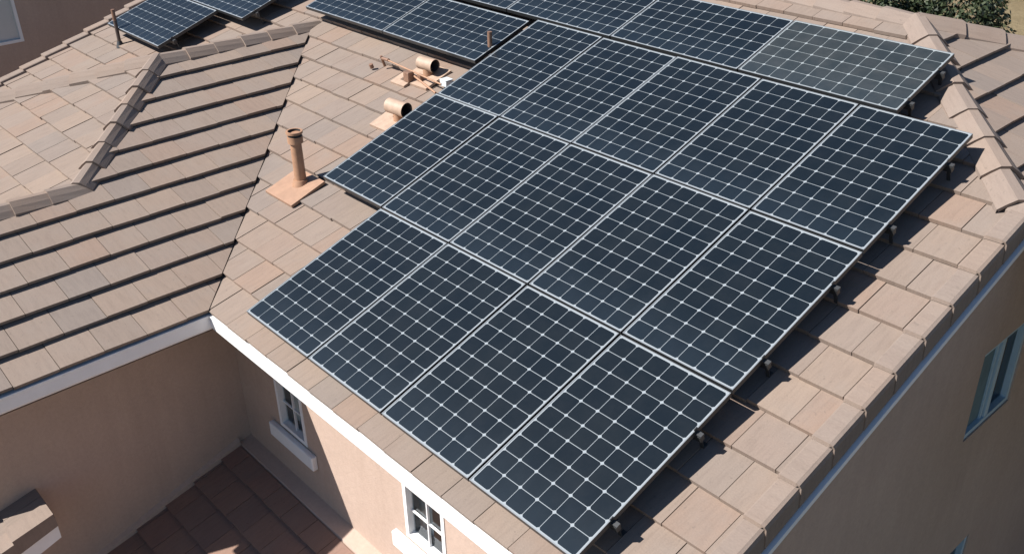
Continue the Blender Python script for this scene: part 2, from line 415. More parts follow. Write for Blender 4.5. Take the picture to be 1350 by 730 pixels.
roofA = roof('roof_slope', 'long sunlit roof slope of pinkish tan tiles under the solar panels', bedA,
             lambda mb: tiles(mb, (0, YE, zA(YE)), (1, 0, 0), (0, 1, 0), T, mainP, XG0, XRK, 18, bond=.03))
# back slope
zb_ = lambda x, y: (x, y, zA(12.4 - y) - .03)
roofBack = roof('roof_slope', 'back roof slope beyond the ridge', [[zb_(XG0 + .05, 12.4), zb_(XP + 1, 12.4), zb_(XP, YR), zb_(XG0 + .05, YR)]],
                lambda mb: tiles(mb, (0, 12.4, zA(0)), (-1, 0, 0), (0, -1, 0), T, [[(0, 1, YR), (1, 0, XG0 + .1), hp_line((XP, YR), (XP + 3, YR + 3), (0, 9))]], -XP - 7, 7.5, 18))
# hip end facing right (D)
hD1 = hp_line((XP, YR), (XP + 3, YR - 3), (9, YR)); hD2 = hp_line((XP, YR), (XP + 3, YR + 3), (9, YR))
XDE = 9.6; ZD = ZR - T * (XDE - XP)
zd = lambda x, y: (x, y, ZR - T * (x - XP) - .03)
roofD = roof('roof_slope', 'right hip slope with dark shadow lines under its courses', [[zd(XP, YR), zd(XRK + .02, YR - (XRK + .02 - XP)), zd(XDE, YR - (XRK - XP)), zd(XDE, YR + 6)]],
             lambda mb: tiles(mb, (XDE, 0, ZD), (0, 1, 0), (-1, 0, 0), T, [[hD1, hD2, (0, 1, YR - (XRK - XP) - .05)]], 2, 12.4, 17, b0=.045, th=.054, slab=.034))
# wing roof, facing right (B)
def zb3(x, y): return (x, y, zB(x) - .03)
HY = 1.45                             # hip end starts on the wing ridge
LX = -1.72; LY = HY - (LX - XR)       # where the lower ridge meets the hip
hBv = hp_line((XE, YE), (XR, YAP), (-3, 0)); hBh = hp_line((XR, HY), (LX, LY), (0, 0))
wingP = [[shrink(hBv, .012), (1, 0, XR), hBh, (0, 1, LY)], [hBv, (1, 0, LX), (0, -1, -LY), (0, 1, WEND + .05)]]
wingP[1][0] = shrink(hBv, .012)
roofB = roof('roof_slope', 'side wing roof slope striped by dark shadows under each tile course',
             [[zb3(XE, YE), zb3(XR, YAP), zb3(XR, HY), zb3(LX, LY), zb3(LX, WEND), zb3(XE, WEND)]],
             lambda mb: tiles(mb, (XE, 0, ZB), (0, 1, 0), (-1, 0, 0), TB, wingP, WEND, 3.8, 12, bond=.1, th=.052, slab=.034, exp=.349, tw=.385))
# hip end of the wing facing the camera (C)
def zc3(x, y): return (x, y, zB(XR) - TB * (HY - y) - .03)
hC1 = hp_line((XR, HY), (LX, LY), (XR, -2)); hC2 = hp_line((XR, HY), (XR - 3.8, HY - 3.8), (XR, -2)); hC3 = hp_line((LX, LY), (LX - 2, LY - 2), (XR, -2))
YC0 = HY - (XE - XR)
roofC = roof('roof_slope', 'pale triangular hip end of the side wing', [[zc3(XR, HY), zc3(LX, LY), zc3(LX - 2.1, LY - 2.1), zc3(XR - 3.84, HY - 3.84)]],
             lambda mb: tiles(mb, (0, YC0, ZB), (1, 0, 0), (0, 1, 0), TB, [[hC1, hC2, shrink(hC3, .01)]], -7.5, 0, 12, bond=.2))
# far slope of the wing (G) and of its lower part (E), both falling away to the left
def zg3(x, y): return (x, y, zB(XR) - TB * (XR - x) - .035)
roofG = roof('roof_slope', None, [[zg3(XR, YAP), zg3(XR, HY), zg3(XW, HY - (XR - XW)), zg3(XW, YE)]],
             lambda mb: tiles(mb, (XW, 0, ZB), (0, -1, 0), (1, 0, 0), TB, [[hp_line((XW, YE), (XR, YAP), (-7, -1)), hp_line((XR, HY), (XR - 3.8, HY - 3.8), (-7, 0)), (-1, 0, -XR)]], -3.8, 3, 12))
def ze3(x, y): return (x, y, zB(LX) - TB * (LX - x) - .035)
XEE = LX - (XE - LX)
roofE = roof('roof_slope', None, [[ze3(LX, LY), ze3(LX, WEND), ze3(XEE, WEND), ze3(XEE, LY - (LX - XEE))]],
             lambda mb: tiles(mb, (XEE, 0, ZB), (0, -1, 0), (1, 0, 0), TB, [[hp_line((LX, LY), (LX - 2, LY - 2), (-2, -2.2)), (-1, 0, -LX), (0, 1, WEND + .05)]], 0, 3, 7))
# valley metal
mb = MB()
for (p, q) in (((XE, YE), (XR, YAP)), ((XW, YE), (XR, YAP))):
    for sgn in (0,):
        P = Vector((p[0], p[1], ZB + .008)); Q = Vector((q[0], q[1], zA(YAP) + .004)); d = (Q - P).normalized(); sd_ = Vector((d.y, -d.x, 0)).normalized() * .06
        mb.quad([P - sd_ + Vector((0, 0, .012)), P, Q, Q - sd_ + Vector((0, 0, .012))]); mb.quad([P, P + sd_ + Vector((0, 0, .012)), Q + sd_ + Vector((0, 0, .012)), Q])
mb.build('valley_flashing', M_valley, roofA)
# ridge and hip caps
up = Vector((0, 0, 1))
def cap_run(parent, P, Q, hw, sl, sr, label=None, **k):
    mb = MB(); caps(mb, P, Q, hw, sl, sr, **k); o = mb.build('ridge_tiles', M_cap, parent)
    if label: o['label'] = label
zw = zB(XR)
cap_run(roofB, (XR, HY, zw + .02), (XR, YAP + .08, zw + .02), .14, .66, .66)
cap_run(roofB, (LX, LY, zB(LX) + .03), (XR, HY, zw + .05), .14, .66, .66)
cap_run(roofC, (XR - 3.3, HY - 3.3, zw - TB * 3.3 + .02), (XR, HY, zw + .05), .14, .66, .66)
cap_run(roofB, (LX, WEND, zB(LX) + .02), (LX, LY + .06, zB(LX) + .02), .14, .66, .66)
cap_run(roofA, (XG0 + .1, YR, ZR + .02), (XP, YR, ZR + .02), .14, .6, .6)
cap_run(roofD, (XRK + .02, YR - (XRK + .02 - XP), zA(YR - (XRK + .02 - XP)) + .03), (XP, YR, ZR + .04), .165, .56, .66, exp=.42)
cap_run(roofD, (XP + 4.2, YR + 4.2, ZR - T * 4.2 + .03), (XP, YR, ZR + .04), .165, .56, .66, exp=.42)
# right rake tiles (L-shaped, one per course) with trim below
def rake(parent, x_in, x_out, y0, y1, off0, sgn):
    mb = MB(); k = 0; y = y0
    nA = Vector((0, -T * cA, cA)); dv = Vector((0, cA, T * cA))
    while y < y1:
        e = EXP; j = random.uniform(-.004, .004)
        P = Vector((0, y - .015, zA(y - .015))); Q = Vector((0, y + e + .02, zA(y + e + .02)))
        W_ = x_out - x_in
        def ring(B, h, grow):
            X = lambda k, g=0: B + Vector((x_in + W_ * k + g * sgn, 0, 0))
            return [X(0) + nA * (h - .035), X(.04) + nA * (h - .004), X(.12) + nA * (h + .004), X(.80, grow * .5) + nA * (h + .006), X(.93, grow) + nA * (h - .004), X(1, grow) + nA * (h - .03), X(1, grow) + Vector((0, 0, -.15 + h * .4))]
        r0 = ring(P, .074 + j, .005); r1 = ring(Q, .038 + j, -.003); i = mb.add(r0 + r1); ou = random.random() * 30; m_ = len(r0)
        for q in range(m_ - 1): mb.face((i + q, i + q + 1, i + m_ + q + 1, i + m_ + q), 0, [(ou, ou + q * .05), (ou, ou + q * .05 + .05), (ou + .35, ou + q * .05 + .05), (ou + .35, ou + q * .05)])
        i = mb.add(r0 + [p + (Vector((-.012 * sgn, 0, -.008)) if n_ > 3 else Vector((0, 0, -.03))) for n_, p in enumerate(r0)])
        for q in range(m_ - 1): mb.face((i + q, i + m_ + q, i + m_ + q + 1, i + q + 1), 0)
        y += e
    mb.build('rake_tiles', M_cap, parent)
rake(roofA, 5.575, 5.745, YE - .01, YR - (5.70 - XP), 0, 1)
rake(roofA, XG0 + .20, XG0, YE - .01, YR, 0, -1)
mb = MB()
for (y0, y1) in ((YE, 4.15),):
    i = mb.add([(5.768, y0, zA(y0) - .205), (5.768, y1, zA(y1) - .205), (5.768, y1, zA(y1) - .160), (5.768, y0, zA(y0) - .160), (XWALL, y0, zA(y0) - .205), (XWALL, y1, zA(y1) - .205), (XWALL, y0, zA(y0) - .160), (XWALL, y1, zA(y1) - .160)])
    mb.face((i, i + 1, i + 2, i + 3)); mb.face((i + 4, i + 5, i + 1, i)); mb.face((i + 3, i + 2, i + 7, i + 6)); mb.face((i, i + 3, i + 6, i + 4))
mb.build('rake_trim', M_white, house)
mb = MB()   # wall top closing below the hip slope, beyond the rake
mb.quad([(XG0 + .02, YE, zA(YE) - .2), (XG0 + .02, YR, zA(YR) - .2), (XG0 + .02, YR, zA(YR)), (XG0 + .02, YE, zA(YE))])
mb.build('rake_trim', M_white, house)

mb = MB(); yk = YR - (XRK + .02 - XP)
i = mb.add([(5.56, yk - .10, zA(yk - .1) + .045), (5.745, yk - .12, zA(yk - .12) + .05), (5.745, yk + .12, zA(yk + .12) + .05), (5.60, yk + .02, zA(yk + .02) + .10), (5.72, yk + .04, zA(yk + .04) + .10), (5.56, yk - .10, zA(yk) - .05), (5.745, yk - .12, zA(yk) - .08)])
mb.face((i, i + 1, i + 4, i + 3)); mb.face((i + 1, i + 2, i + 4)); mb.face((i, i + 5, i + 6, i + 1)); mb.face((i, i + 3, i + 5))
mb.build('mortar_fillet', M_cap, roofD)

# gutters: front eave and wing eave
def gutter(P, Q, out, label):
    mb = MB(); P, Q, out = map(Vector, (P, Q, out)); z = Vector((0, 0, 1))
    prof = [(-.03, -.005), (.055, -.005), (.060, .0), (.062, -.014), (.056, -.022), (.055, -.135), (.045, -.155), (-.03, -.155)]
    mb.prism(prof, P, Q, out, z)
    o = mb.build('gutter', M_white, house); o['label'] = label
    return o
gutter((XE + .02, YE + .03, ZB + .0), (XWALL + .06, YE + .03, ZB + .0), (0, -1, 0), 'sunlit white gutter along the panel roof')
gutter((XE - .03, YE + .03, ZB + .0), (XE - .03, WEND, ZB + .0), (1, 0, 0), 'shaded white gutter along the wing roof')
# wing gable rake board
mb = MB()
for (xa, xb) in ((XE, LX), (XEE, LX)):
    za, zb2 = ZB, zB(LX)
    i = mb.add([(xa, WEND, za - .18), (xb, WEND, zb2 - .18), (xb, WEND, zb2 + .03), (xa, WEND, za + .03)]); mb.face((i, i + 1, i + 2, i + 3))
mb.build('gable_board', M_white, house)

# lower roof in the corner
zl = lambda y: -2.54 + T * (y - .32)
low = roof('lower_roof', 'shaded brown tiled lower roof in the corner of the two walls',
           [[(XWW, .32, zl(.32) - .05), (7, .32, zl(.32) - .05), (7, -4, zl(-4) - .05), (XWW, -4, zl(-4) - .05)]],
           lambda mb: tiles(mb, (0, -4, zl(-4)), (1, 0, 0), (0, 1, 0), T, [[(1, 0, XWW + .05), (0, -1, -.315), (-1, 0, -7)]], XWW, 7, 13, bond=.1, b0=-.12), M_lowtile)
# small side roof at the wing wall
SX = .02; SY = -1.76
zs = lambda y: -1.92 + T * (y - SY)
small = roof('small_roof', 'small pale tiled roof end with a white fascia on the wing wall',
             [[(XWW, SY, zs(SY) - .03), (SX - .02, SY, zs(SY) - .03), (SX - .02, -4, zs(-4) - .03), (XWW, -4, zs(-4) - .03)]],
             lambda mb: tiles(mb, (0, -4, zs(-4)), (1, 0, 0), (0, 1, 0), T, [[(1, 0, XWW), (-1, 0, -(SX - .2)), (0, -1, -SY)]], XWW, SX, 8, b0=-.21), M_tile)
mb = MB(); y = SY - .37 * 5
while y < SY - .05:
    e = min(.37, SY - y); nA = Vector((0, -T * cA, cA)); ou = random.random() * 9
    P = Vector((0, y - .01, zs(y - .01))); Q = Vector((0, y + e, zs(y + e)))
    def ring(B, h): return [B + Vector((SX - .22, 0, 0)) + nA * (h - .02), B + Vector((SX - .22, 0, 0)) + nA * h, B + Vector((SX, 0, 0)) + nA * h, B + Vector((SX + .005, 0, -.13 + h * .4))]
    r0, r1 = ring(P, .07), ring(Q, .03); i = mb.add(r0 + r1)
    for q in range(3): mb.face((i + q, i + q + 1, i + 5 + q, i + 4 + q), 0, [(ou, q * .2), (ou, q * .2 + .2), (ou + .3, q * .2 + .2), (ou + .3, q * .2)])
    mb.face((i, i + 3, i + 2, i + 1)); mb.face((i + 4, i + 5, i + 6, i + 7))
    y += e
mb.build('rake_tiles', M_cap, small)
mb = MB()
i = mb.add([(SX - .02, SY, zs(SY) - .28), (SX - .02, -4, zs(-4) - .28), (SX - .02, -4, zs(-4) - .08), (SX - .02, SY, zs(SY) - .08),
            (SX - .05, SY, zs(SY) - .28), (SX - .05, -4, zs(-4) - .28), (SX - .05, SY, zs(SY) - .08)])
mb.face((i, i + 1, i + 2, i + 3)); mb.face((i + 4, i + 5, i + 1, i)); mb.face((i, i + 3, i + 6, i + 4))
mb.build('fascia', M_white, small)
mb = MB()
mb.quad([(XWW, SY, zs(SY) - .4), (SX - .03, SY, zs(SY) - .26), (SX - .03, SY, zs(SY) + .0), (XWW, SY, zs(SY) + .0)])
mb.quad([(XWW, SY, zs(SY) - .26), (SX - .05, SY, zs(SY) - .26), (SX - .05, -4, zs(-4) - .26), (XWW, -4, zs(-4) - .26)])
mb.build('soffit', M_stucco_b, small)

# windows
def window(label, frame, h, cols, rows, depth, fw=.045, sill=True, m=M_white, glass=M_glass, blind=True, mull=0, room=.6):
    a0, a1, z0, z1 = h; mb = MB()
    def bar(x0, x1, y0, y1, d0, d1, b_):
        pts = [frame(x0, y0, d0), frame(x1, y0, d0), frame(x1, y1, d0), frame(x0, y1, d0), frame(x0, y0, d1), frame(x1, y0, d1), frame(x1, y1, d1), frame(x0, y1, d1)]
        i = b_.add(pts)
        for q in ((0, 1, 2, 3), (7, 6, 5, 4), (0, 4, 5, 1), (1, 5, 6, 2), (2, 6, 7, 3), (3, 7, 4, 0)): b_.face([i + k for k in q])
    d0, d1 = (-.008 if sill else depth - .045), depth + .02
    bar(a0, a0 + fw, z0, z1, d0, d1, mb); bar(a1 - fw, a1, z0, z1, d0, d1, mb); bar(a0 + fw, a1 - fw, z0, z0 + fw, d0, d1, mb); bar(a0 + fw, a1 - fw, z1 - fw, z1, d0, d1, mb)
    if mull: bar((a0 + a1) / 2 - mull / 2, (a0 + a1) / 2 + mull / 2, z0 + fw, z1 - fw, d0 + .004, d1 - .004, mb)
    mm = MB()
    for c in range(1, cols):
        x = a0 + (a1 - a0) * c / cols; bar(x - .007, x + .007, z0 + fw, z1 - fw, depth - .02, depth + .004, mm)
    for r in range(1, rows):
        zz = z0 + (z1 - z0) * r / rows; bar(a0 + fw, a1 - fw, zz - .007, zz + .007, depth - .016, depth + .003, mm)
    wn = mb.build('window', m, house); wn['label'] = label
    if cols > 1: mm.build('muntins', m, wn)
    g = MB(); g.quad([frame(a0 + fw - .01, z0 + fw - .01, depth + .008), frame(a1 - fw + .01, z0 + fw - .01, depth + .008), frame(a1 - fw + .01, z1 - fw + .01, depth + .008), frame(a0 + fw - .01, z1 - fw + .01, depth + .008)])
    g.build('pane', glass, wn)
    r_ = MB()
    pts = lambda d: [frame(a0 - .1, z0 - .1, d), frame(a1 + .1, z0 - .1, d), frame(a1 + .1, z1 + .1, d), frame(a0 - .1, z1 + .1, d)]
    n_, f_ = pts(depth + .03), pts(depth + room); i = r_.add(n_ + f_)
    r_.face((i + 4, i + 5, i + 6, i + 7))
    for q in range(4): r_.face((i + q, i + (q + 1) % 4, i + 4 + (q + 1) % 4, i + 4 + q))
    r_.build('room_behind', M_interior, wn)
    if blind:
        b_ = MB(); xs = [a0 + .0 + (a1 - a0) * k / 24 for k in range(25)]
        for k in range(24):
            dd = [depth + .10 + .012 * math.sin(q * 1.9) for q in (k, k + 1)]
            if blind == 'side' and k > 8: continue
            b_.quad([frame(xs[k], z0, dd[0]), frame(xs[k + 1], z0, dd[1]), frame(xs[k + 1], z1, dd[1]), frame(xs[k], z1, dd[0])])
        b_.build('curtain', M_blind, wn)
    if mull:
        c_ = MB(); am = (a0 + a1) / 2 - mull / 2; c_.quad([frame(a0 + fw, z0 + fw, depth - .006), frame(am, z0 + fw, depth - .006), frame(am, z1 - fw, depth - .006), frame(a0 + fw, z1 - fw, depth - .006)])
        c_.build('insect_screen', M_screen, wn)
        t_ = MB(); bar(am - .045, am - .02, z0 + fw, z1 - fw, depth - .025, depth - .008, t_); t_.build('sash_rail', m, wn)
    if sill:
        s_ = MB(); bar(a0 - .16, a1 + .16, z0 - .19, z0 - .02, -.065, .0 - .001, s_); so = s_.build('sill', M_white, wn, bevel=.012)
    return wn
front = lambda a, z, d: (a, YWALL + d, z)
window('small paned window in the shaded wall corner', front, W1, 2, 4, .05, blind='side', room=.3)
window('small paned window in the sunlit wall', front, W2, 2, 4, .05, blind='side', room=.3)
right = lambda a, z, d: (XWALL - d, a, z)
window('sliding window high in the shaded right wall', right, W3, 1, 1, .06, sill=False, m=M_bluewhite, glass=M_glass2, blind=False, mull=.07)
window('lower window of the shaded right wall', right, W4, 1, 1, .06, sill=False, m=M_bluewhite, glass=M_glass2, blind=False, mull=.07)

# ------------------------------------------------------------------ solar panels
TH_A = math.atan(T)
RA = Matrix.Rotation(TH_A, 4, 'X')
def on_roof(u, v, h=0): return Vector((u, v * cA, v * T * cA)) + Vector((0, -T * cA, cA)) * h
def panel_meshes(w_, l_, nx, ny, lip=.007, gap=.0048, margin=.009):
    fr = MB(); D = .042
    i = fr.add([(0, 0, 0), (w_, 0, 0), (w_, l_, 0), (0, l_, 0), (lip, lip, 0), (w_ - lip, lip, 0), (w_ - lip, l_ - lip, 0), (lip, l_ - lip, 0),
                (0, 0, -D), (w_, 0, -D), (w_, l_, -D), (0, l_, -D), (lip, lip, -.004), (w_ - lip, lip, -.004), (w_ - lip, l_ - lip, -.004), (lip, l_ - lip, -.004)])
    for k in range(4):
        q = (k + 1) % 4
        fr.face((i + k, i + q, i + 4 + q, i + 4 + k), 1); fr.face((i + k, i + 8 + k, i + 8 + q, i + q), 0); fr.face((i + 4 + k, i + 4 + q, i + 12 + q, i + 12 + k), 1)
    fr.face((i + 11, i + 10, i + 9, i + 8), 0)
    fc = MB(); fc.quad([(lip, lip, -.003), (w_ - lip, lip, -.003), (w_ - lip, l_ - lip, -.003), (lip, l_ - lip, -.003)], 0)
    m = lip + margin; cx, cy = (w_ - 2 * m) / nx, (l_ - 2 * m) / ny; ch = min(cx, cy) * .085
    for a in range(nx):
        for b in range(ny):
            x0, x1, y0, y1 = m + a * cx + gap / 2, m + (a + 1) * cx - gap / 2, m + b * cy + gap / 2, m + (b + 1) * cy - gap / 2
            i = fc.add([(x, y, -.0022) for x, y in ((x0 + ch, y0), (x1 - ch, y0), (x1, y0 + ch), (x1, y1 - ch), (x1 - ch, y1), (x0 + ch, y1), (x0, y1 - ch), (x0, y0 + ch))])
            fc.face(range(i, i + 8), 1)
    return fr, fc
PROTO = {}
def panel(kind, dims, u, v, label, group, dusty=False, h=0., tilt=0.):
    root = bpy.data.objects.new('solar_panel', None); C.objects.link(root); root.empty_display_size = .2
    tag(root, label, 'solar panel', group)
    j = [random.uniform(-.004, .004) for _ in range(3)]
    root.matrix_world = Matrix.Translation(on_roof(u, v, h + random.uniform(-.002, .002))) @ RA @ Matrix.Rotation(tilt + j[0], 4, 'X') @ Matrix.Rotation(j[1], 4, 'Y')
    key = (kind, dusty)
    if key not in PROTO:
        fr, fc = panel_meshes(*dims)
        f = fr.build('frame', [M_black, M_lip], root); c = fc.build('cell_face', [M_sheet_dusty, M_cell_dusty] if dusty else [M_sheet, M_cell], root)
        PROTO[key] = (f, c)
    else:
        for s in PROTO[key]:
            o = s.copy(); C.objects.link(o); o.parent = root
    return root
GU, GV = 1.01, 1.5847
PW, PL = .992, 1.566
port = (PW, PL, 6, 10)
ords = ['leftmost', 'second from left', 'third from left', 'fourth from left', 'rightmost']
for i in range(4):
    s = ['leftmost', 'second from left', 'third from left', 'rightmost'][i]
    panel('p', port, (i + 1) * GU + .009, .009, f'upright solar panel, {s} of four in the front row above the gutter', 'front row of solar panels')
for i in range(5):
    panel('p', port, i * GU + .009, GV + .009, f'upright solar panel, {ords[i]} of five in the second row up from the gutter', 'second row of solar panels')
for i in range(5):
    panel('p', port, i * GU + .009, 2 * GV + .009, f'upright solar panel, {ords[i]} of five in the third row up from the gutter', 'third row of solar panels')
land = (1.632, .935, 10, 6)
names = ['greyish dusty sideways solar panel at the right end of the top row, below the hip', 'sideways solar panel in the top row just left of the dusty grey one',
         'sideways solar panel in the top row, third from its right end, cut off above', 'sideways solar panel in the top row above the copper pipe, mostly out of frame']
for i in range(4):
    panel('l', land, 4.372 - 1.65 * (i + 1) + .009, 3 * GV + .035, names[i], 'top row of solar panels', dusty=(i == 0))
l2 = (1.735, .872, 10, 6)
panel('m', l2, -1.815, 3.815, 'sideways blue solar panel behind the two barrel vents, beside the copper pipe', 'sideways pair of solar panels behind the vents')
panel('m', l2, -3.565, 3.815, 'sideways blue solar panel above the roof valley, left of the pair behind the vents', 'sideways pair of solar panels behind the vents')
l3 = (1.70, .99, 10, 6)
panel('n', l3, -6.72, 2.215, 'bright blue solar panel beside the thin dark pole, by the far left roof edge', 'far left solar panels')
panel('n', l3, -6.03, 3.225, 'bright blue solar panel above the wing ridge, up-slope of the one by the pole', 'far left solar panels')

# mounting rails with feet, under the rows
def rail(u0, u1, v, label, group, h=0.):
    r = thing('mounting_rail', label, 'rail', on_roof(u0, v, OFF), group)
    mb = MB(); nA = Vector((0, -T * cA, cA)); dv = Vector((0, cA, T * cA))
    P, Q = on_roof(u0, v, h - .075), on_roof(u1, v, h - .075)
    mb.prism([(-.02, -.025), (.02, -.025), (.02, .025), (-.02, .025)], P, Q, dv, nA)
    mb.build('rail_bar', M_black, r)
    n = max(2, round((u1 - u0) / 1.25) + 1)
    for k in range(n):
        u = u0 + .04 + (u1 - .045 - u0 - .04) * k / (n - 1); f = MB(); B = on_roof(u, v, 0)
        f.prism([(.0225, -.05 + h), (.0225, OFF + .02), (.07, OFF + .02), (.07, OFF + .028), (.028, OFF + .028), (.028, -.05 + h)], B - Vector((.015, 0, 0)), B + Vector((.015, 0, 0)), dv, nA)
        f.tube(B + dv * .02 + nA * (h - .075), B + dv * .045 + nA * (h - .075), .011, seg=8)
        f.build('mounting_foot', M_steel, r)
    c = MB(); E_ = on_roof(u1, v, 0)
    c.prism([(-.018, -.052 + h), (.018, -.052 + h), (.018, -.035 + h), (-.018, -.035 + h)], E_ - Vector((.05, 0, 0)), E_ + Vector((.008, 0, 0)), dv, nA)
    c.prism([(-.016, -.05 + h), (.016, -.05 + h), (.016, .004 + h), (-.016, .004 + h)], E_ - Vector((.046, 0, 0)), E_ - Vector((.040, 0, 0)), dv, nA)
    c.build('end_clamp', M_steel, r)
for (u0, u1, v0, what, g) in ((1 * GU, 5 * GU + .03, 0, 'front row of solar panels', 'f'), (0, 5 * GU + .03, GV, 'second row of solar panels', 's'), (0, 5 * GU + .03, 2 * GV, 'third row of solar panels', 't')):
    rail(u0, u1, v0 + .36, f'dark mounting rail under the lower part of the {what}', 'panel mounting rails')
    rail(u0, u1, v0 + 1.20, f'dark mounting rail under the upper part of the {what}', 'panel mounting rails')
rail(-2.2, 4.372 + .03, 3 * GV + .22, 'dark mounting rail under the lower part of the top row of sideways panels', 'panel mounting rails')
rail(-2.2, 4.372 + .03, 3 * GV + .72, 'dark mounting rail under the upper part of the top row of sideways panels', 'panel mounting rails')
rail(-3.5, -.05, 4.02, 'dark mounting rail under the pair of sideways panels behind the vents', 'panel mounting rails')
rail(-6.68, -4.98, 2.45, 'dark mounting rail under the far left solar panel by the pole', 'panel mounting rails')
rail(-6.0, -4.30, 3.45, 'dark mounting rail under the far left panel above the wing ridge', 'panel mounting rails')

# ------------------------------------------------------------------ vents, pipes, conduit
def roof_pt(x, y, h=0): return Vector((x, y, zA(y, -.21))) + Vector((0, -T * cA, cA)) * h
def flashing(mb, x, y, wx, wy, m=0, th=.008, top=.012):
    dv = Vector((0, cA, T * cA)); nA = Vector((0, -T * cA, cA)); Pc = roof_pt(x, y)
    ps = [Pc + Vector((sx * wx / 2, 0, 0)) + dv * (sy * wy / 2) for sx, sy in ((-1, -1), (1, -1), (1, 1), (-1, 1))]
    i = mb.add([p + nA * top for p in ps] + [p + nA * (top - .03) for p in ps])
    mb.face((i, i + 1, i + 2, i + 3), m)
    for k in range(4): q = (k + 1) % 4; mb.face((i + k, i + 4 + k, i + 4 + q, i + q), m)
vp = thing('vent_pipe', 'tall tan vent pipe with a wide cap on a square peach flashing plate', 'vent pipe', roof_pt(-.46, 1.51))
B = roof_pt(-.46, 1.51)
mb = MB(); mb.tube(B - up * .03, B + up * .50, .062, .058, 20)
mb.build('pipe', M_vent, vp)
mb = MB(); mb.tube(B + up * .455, B + up * .525, .08, .08, 20, caps=(True, False)); mb.tube(B + up * .525, B + up * .555, .07, .07, 20, 1, caps=(False, False)); mb.tube(B + up * .555, B + up * .58, .086, .086, 20, caps=(True, False)); mb.tube(B + up * .58, B + up * .53, .066, .066, 20, 1, caps=(False, True))
i = mb.add([B + up * z_ + Vector((r_ * math.cos(a), r_ * math.sin(a), 0)) for r_, z_ in ((.086, .58), (.066, .58), (.08, .525), (.07, .525)) for a in [2 * math.pi * k / 20 for k in range(20)]])
for k in range(20): q = (k + 1) % 20; mb.face((i + k, i + q, i + 20 + q, i + 20 + k)); mb.face((i + 40 + k, i + 40 + q, i + 60 + q, i + 60 + k))
mb.build('cap', [M_vent, M_dark], vp)
mb = MB(); mb.tube(B - up * .05, B + up * .05, .105, .075, 20); mb.build('collar', M_vent, vp)
mb = MB(); flashing(mb, -.47, 1.44, .52, .44); mb.build('flashing_plate', M_flash, vp)

def barrel(x, y, L, r, label):
    t = thing('roof_vent', label, 'roof vent', roof_pt(x, y), 'barrel-shaped roof vents'); Bc = roof_pt(x, y)
    a = Vector((1, .12, -.02)).normalized(); c = Bc + up * (.055 + r)
    mb = MB(); mb.tube(c - a * L / 2, c + a * L / 2, r, r, 20, caps=(True, False))
    mb.tube(c + a * (L / 2), c - a * (L / 2 - .04), r - .014, r - .014, 20, 1, caps=(False, True))
    mb.build('barrel', [M_ventpale, M_dark], t)
    mb = MB(); mb.tube(c + a * (L / 2 - .05), c + a * (L / 2 + .004), r + .003, r + .003, 20, caps=(False, False)); mb.build('rim', M_ventpale, t)
    mb = MB(); mb.tube(Bc - up * .02, Bc + up * (.06 + r * .4), .06, .055, 16); mb.build('neck', M_vent, t)
    mb = MB(); flashing(mb, x - .02, y - .02, .48, .40); mb.build('flashing_plate', M_ventpale, t)
barrel(-.345, 2.73, .27, .082, 'peach barrel vent on a flashing plate at the edge of the second row of panels')
barrel(-.735, 3.46, .235, .074, 'pale barrel vent with dark mouth between conduit and sideways panel pair')
# conduit line with junction boxes
ct = thing('conduit', 'tan pipe run with small fittings lying on the tiles by the barrel vents', 'conduit', roof_pt(-.9, 3.32))
def P_(x, y, h): return roof_pt(x, y, h)
mb = MB(); mb.tube(P_(-1.45, 3.37, .12), P_(-.30, 3.33, .075), .010, seg=8); mb.tube(P_(-.86, 3.34, .06), P_(-.28, 3.22, .04), .012, seg=8); mb.build('conduit_tube', M_vent, ct)
mb = MB(); mb.tube(P_(-1.46, 3.37, .0), P_(-1.46, 3.37, .14), .017, seg=10); mb.tube(P_(-1.46, 3.37, .11), P_(-1.32, 3.37, .115), .02, seg=10); mb.build('elbow_fitting', M_copper, ct)
mb = MB(); mb.tube(P_(-1.60, 3.28, 0), P_(-1.60, 3.28, .05), .026, seg=10); mb.build('stub_fitting', M_copper, ct)
mb = MB(); c_ = P_(-.86, 3.30, .07); mb.box(c_.x - .05, c_.x + .05, c_.y - .045, c_.y + .045, c_.z - .07, c_.z + .045); mb.build('junction_box', M_copper, ct, bevel=.008)
mb = MB(); c_ = P_(-.72, 3.35, .05); mb.box(c_.x - .035, c_.x + .035, c_.y - .025, c_.y + .025, c_.z - .05, c_.z + .03); mb.build('junction_box', M_copper, ct, bevel=.008)
mb = MB(); flashing(mb, -.96, 3.27, .26, .2); mb.build('base_plate', M_ventpale, ct)
jb = thing('junction_box', 'small white box on the tiles tucked under the third row panels', 'junction box', roof_pt(-.36, 3.43))
mb = MB(); c_ = roof_pt(-.36, 3.44, .035); mb.box(c_.x - .055, c_.x + .055, c_.y - .05, c_.y + .05, c_.z - .06, c_.z + .01); mb.build('box_body', M_box, jb, bevel=.012)
mb = MB(); mb.box(c_.x - .06, c_.x + .06, c_.y - .055, c_.y + .055, c_.z + .012, c_.z + .022); mb.build('box_lid', M_box, jb, bevel=.006)
pp = thing('slim_pipe', 'slim copper brown pipe rising between the sideways pair and the third row', 'pipe', roof_pt(-.14, 3.90)); Bp = roof_pt(-.14, 3.90)
mb = MB(); mb.tube(Bp - up * .05, Bp + up * .38, .027, .027, 14); mb.build('pipe', M_copper, pp)
mb = MB(); mb.tube(Bp - up * .05, Bp + up * .05, .06, .034, 14); mb.build('collar', M_copper, pp)
lp = thing('thin_pole', 'thin dark pole with a rusty top beside the far left solar panel', 'pole', roof_pt(-6.34, 2.08)); Bl = roof_pt(-6.34, 2.08)
mb = MB(); mb.tube(Bl - up * .05, Bl + up * .34, .026, .026, 12); mb.build('pole_shaft', M_rust, lp)
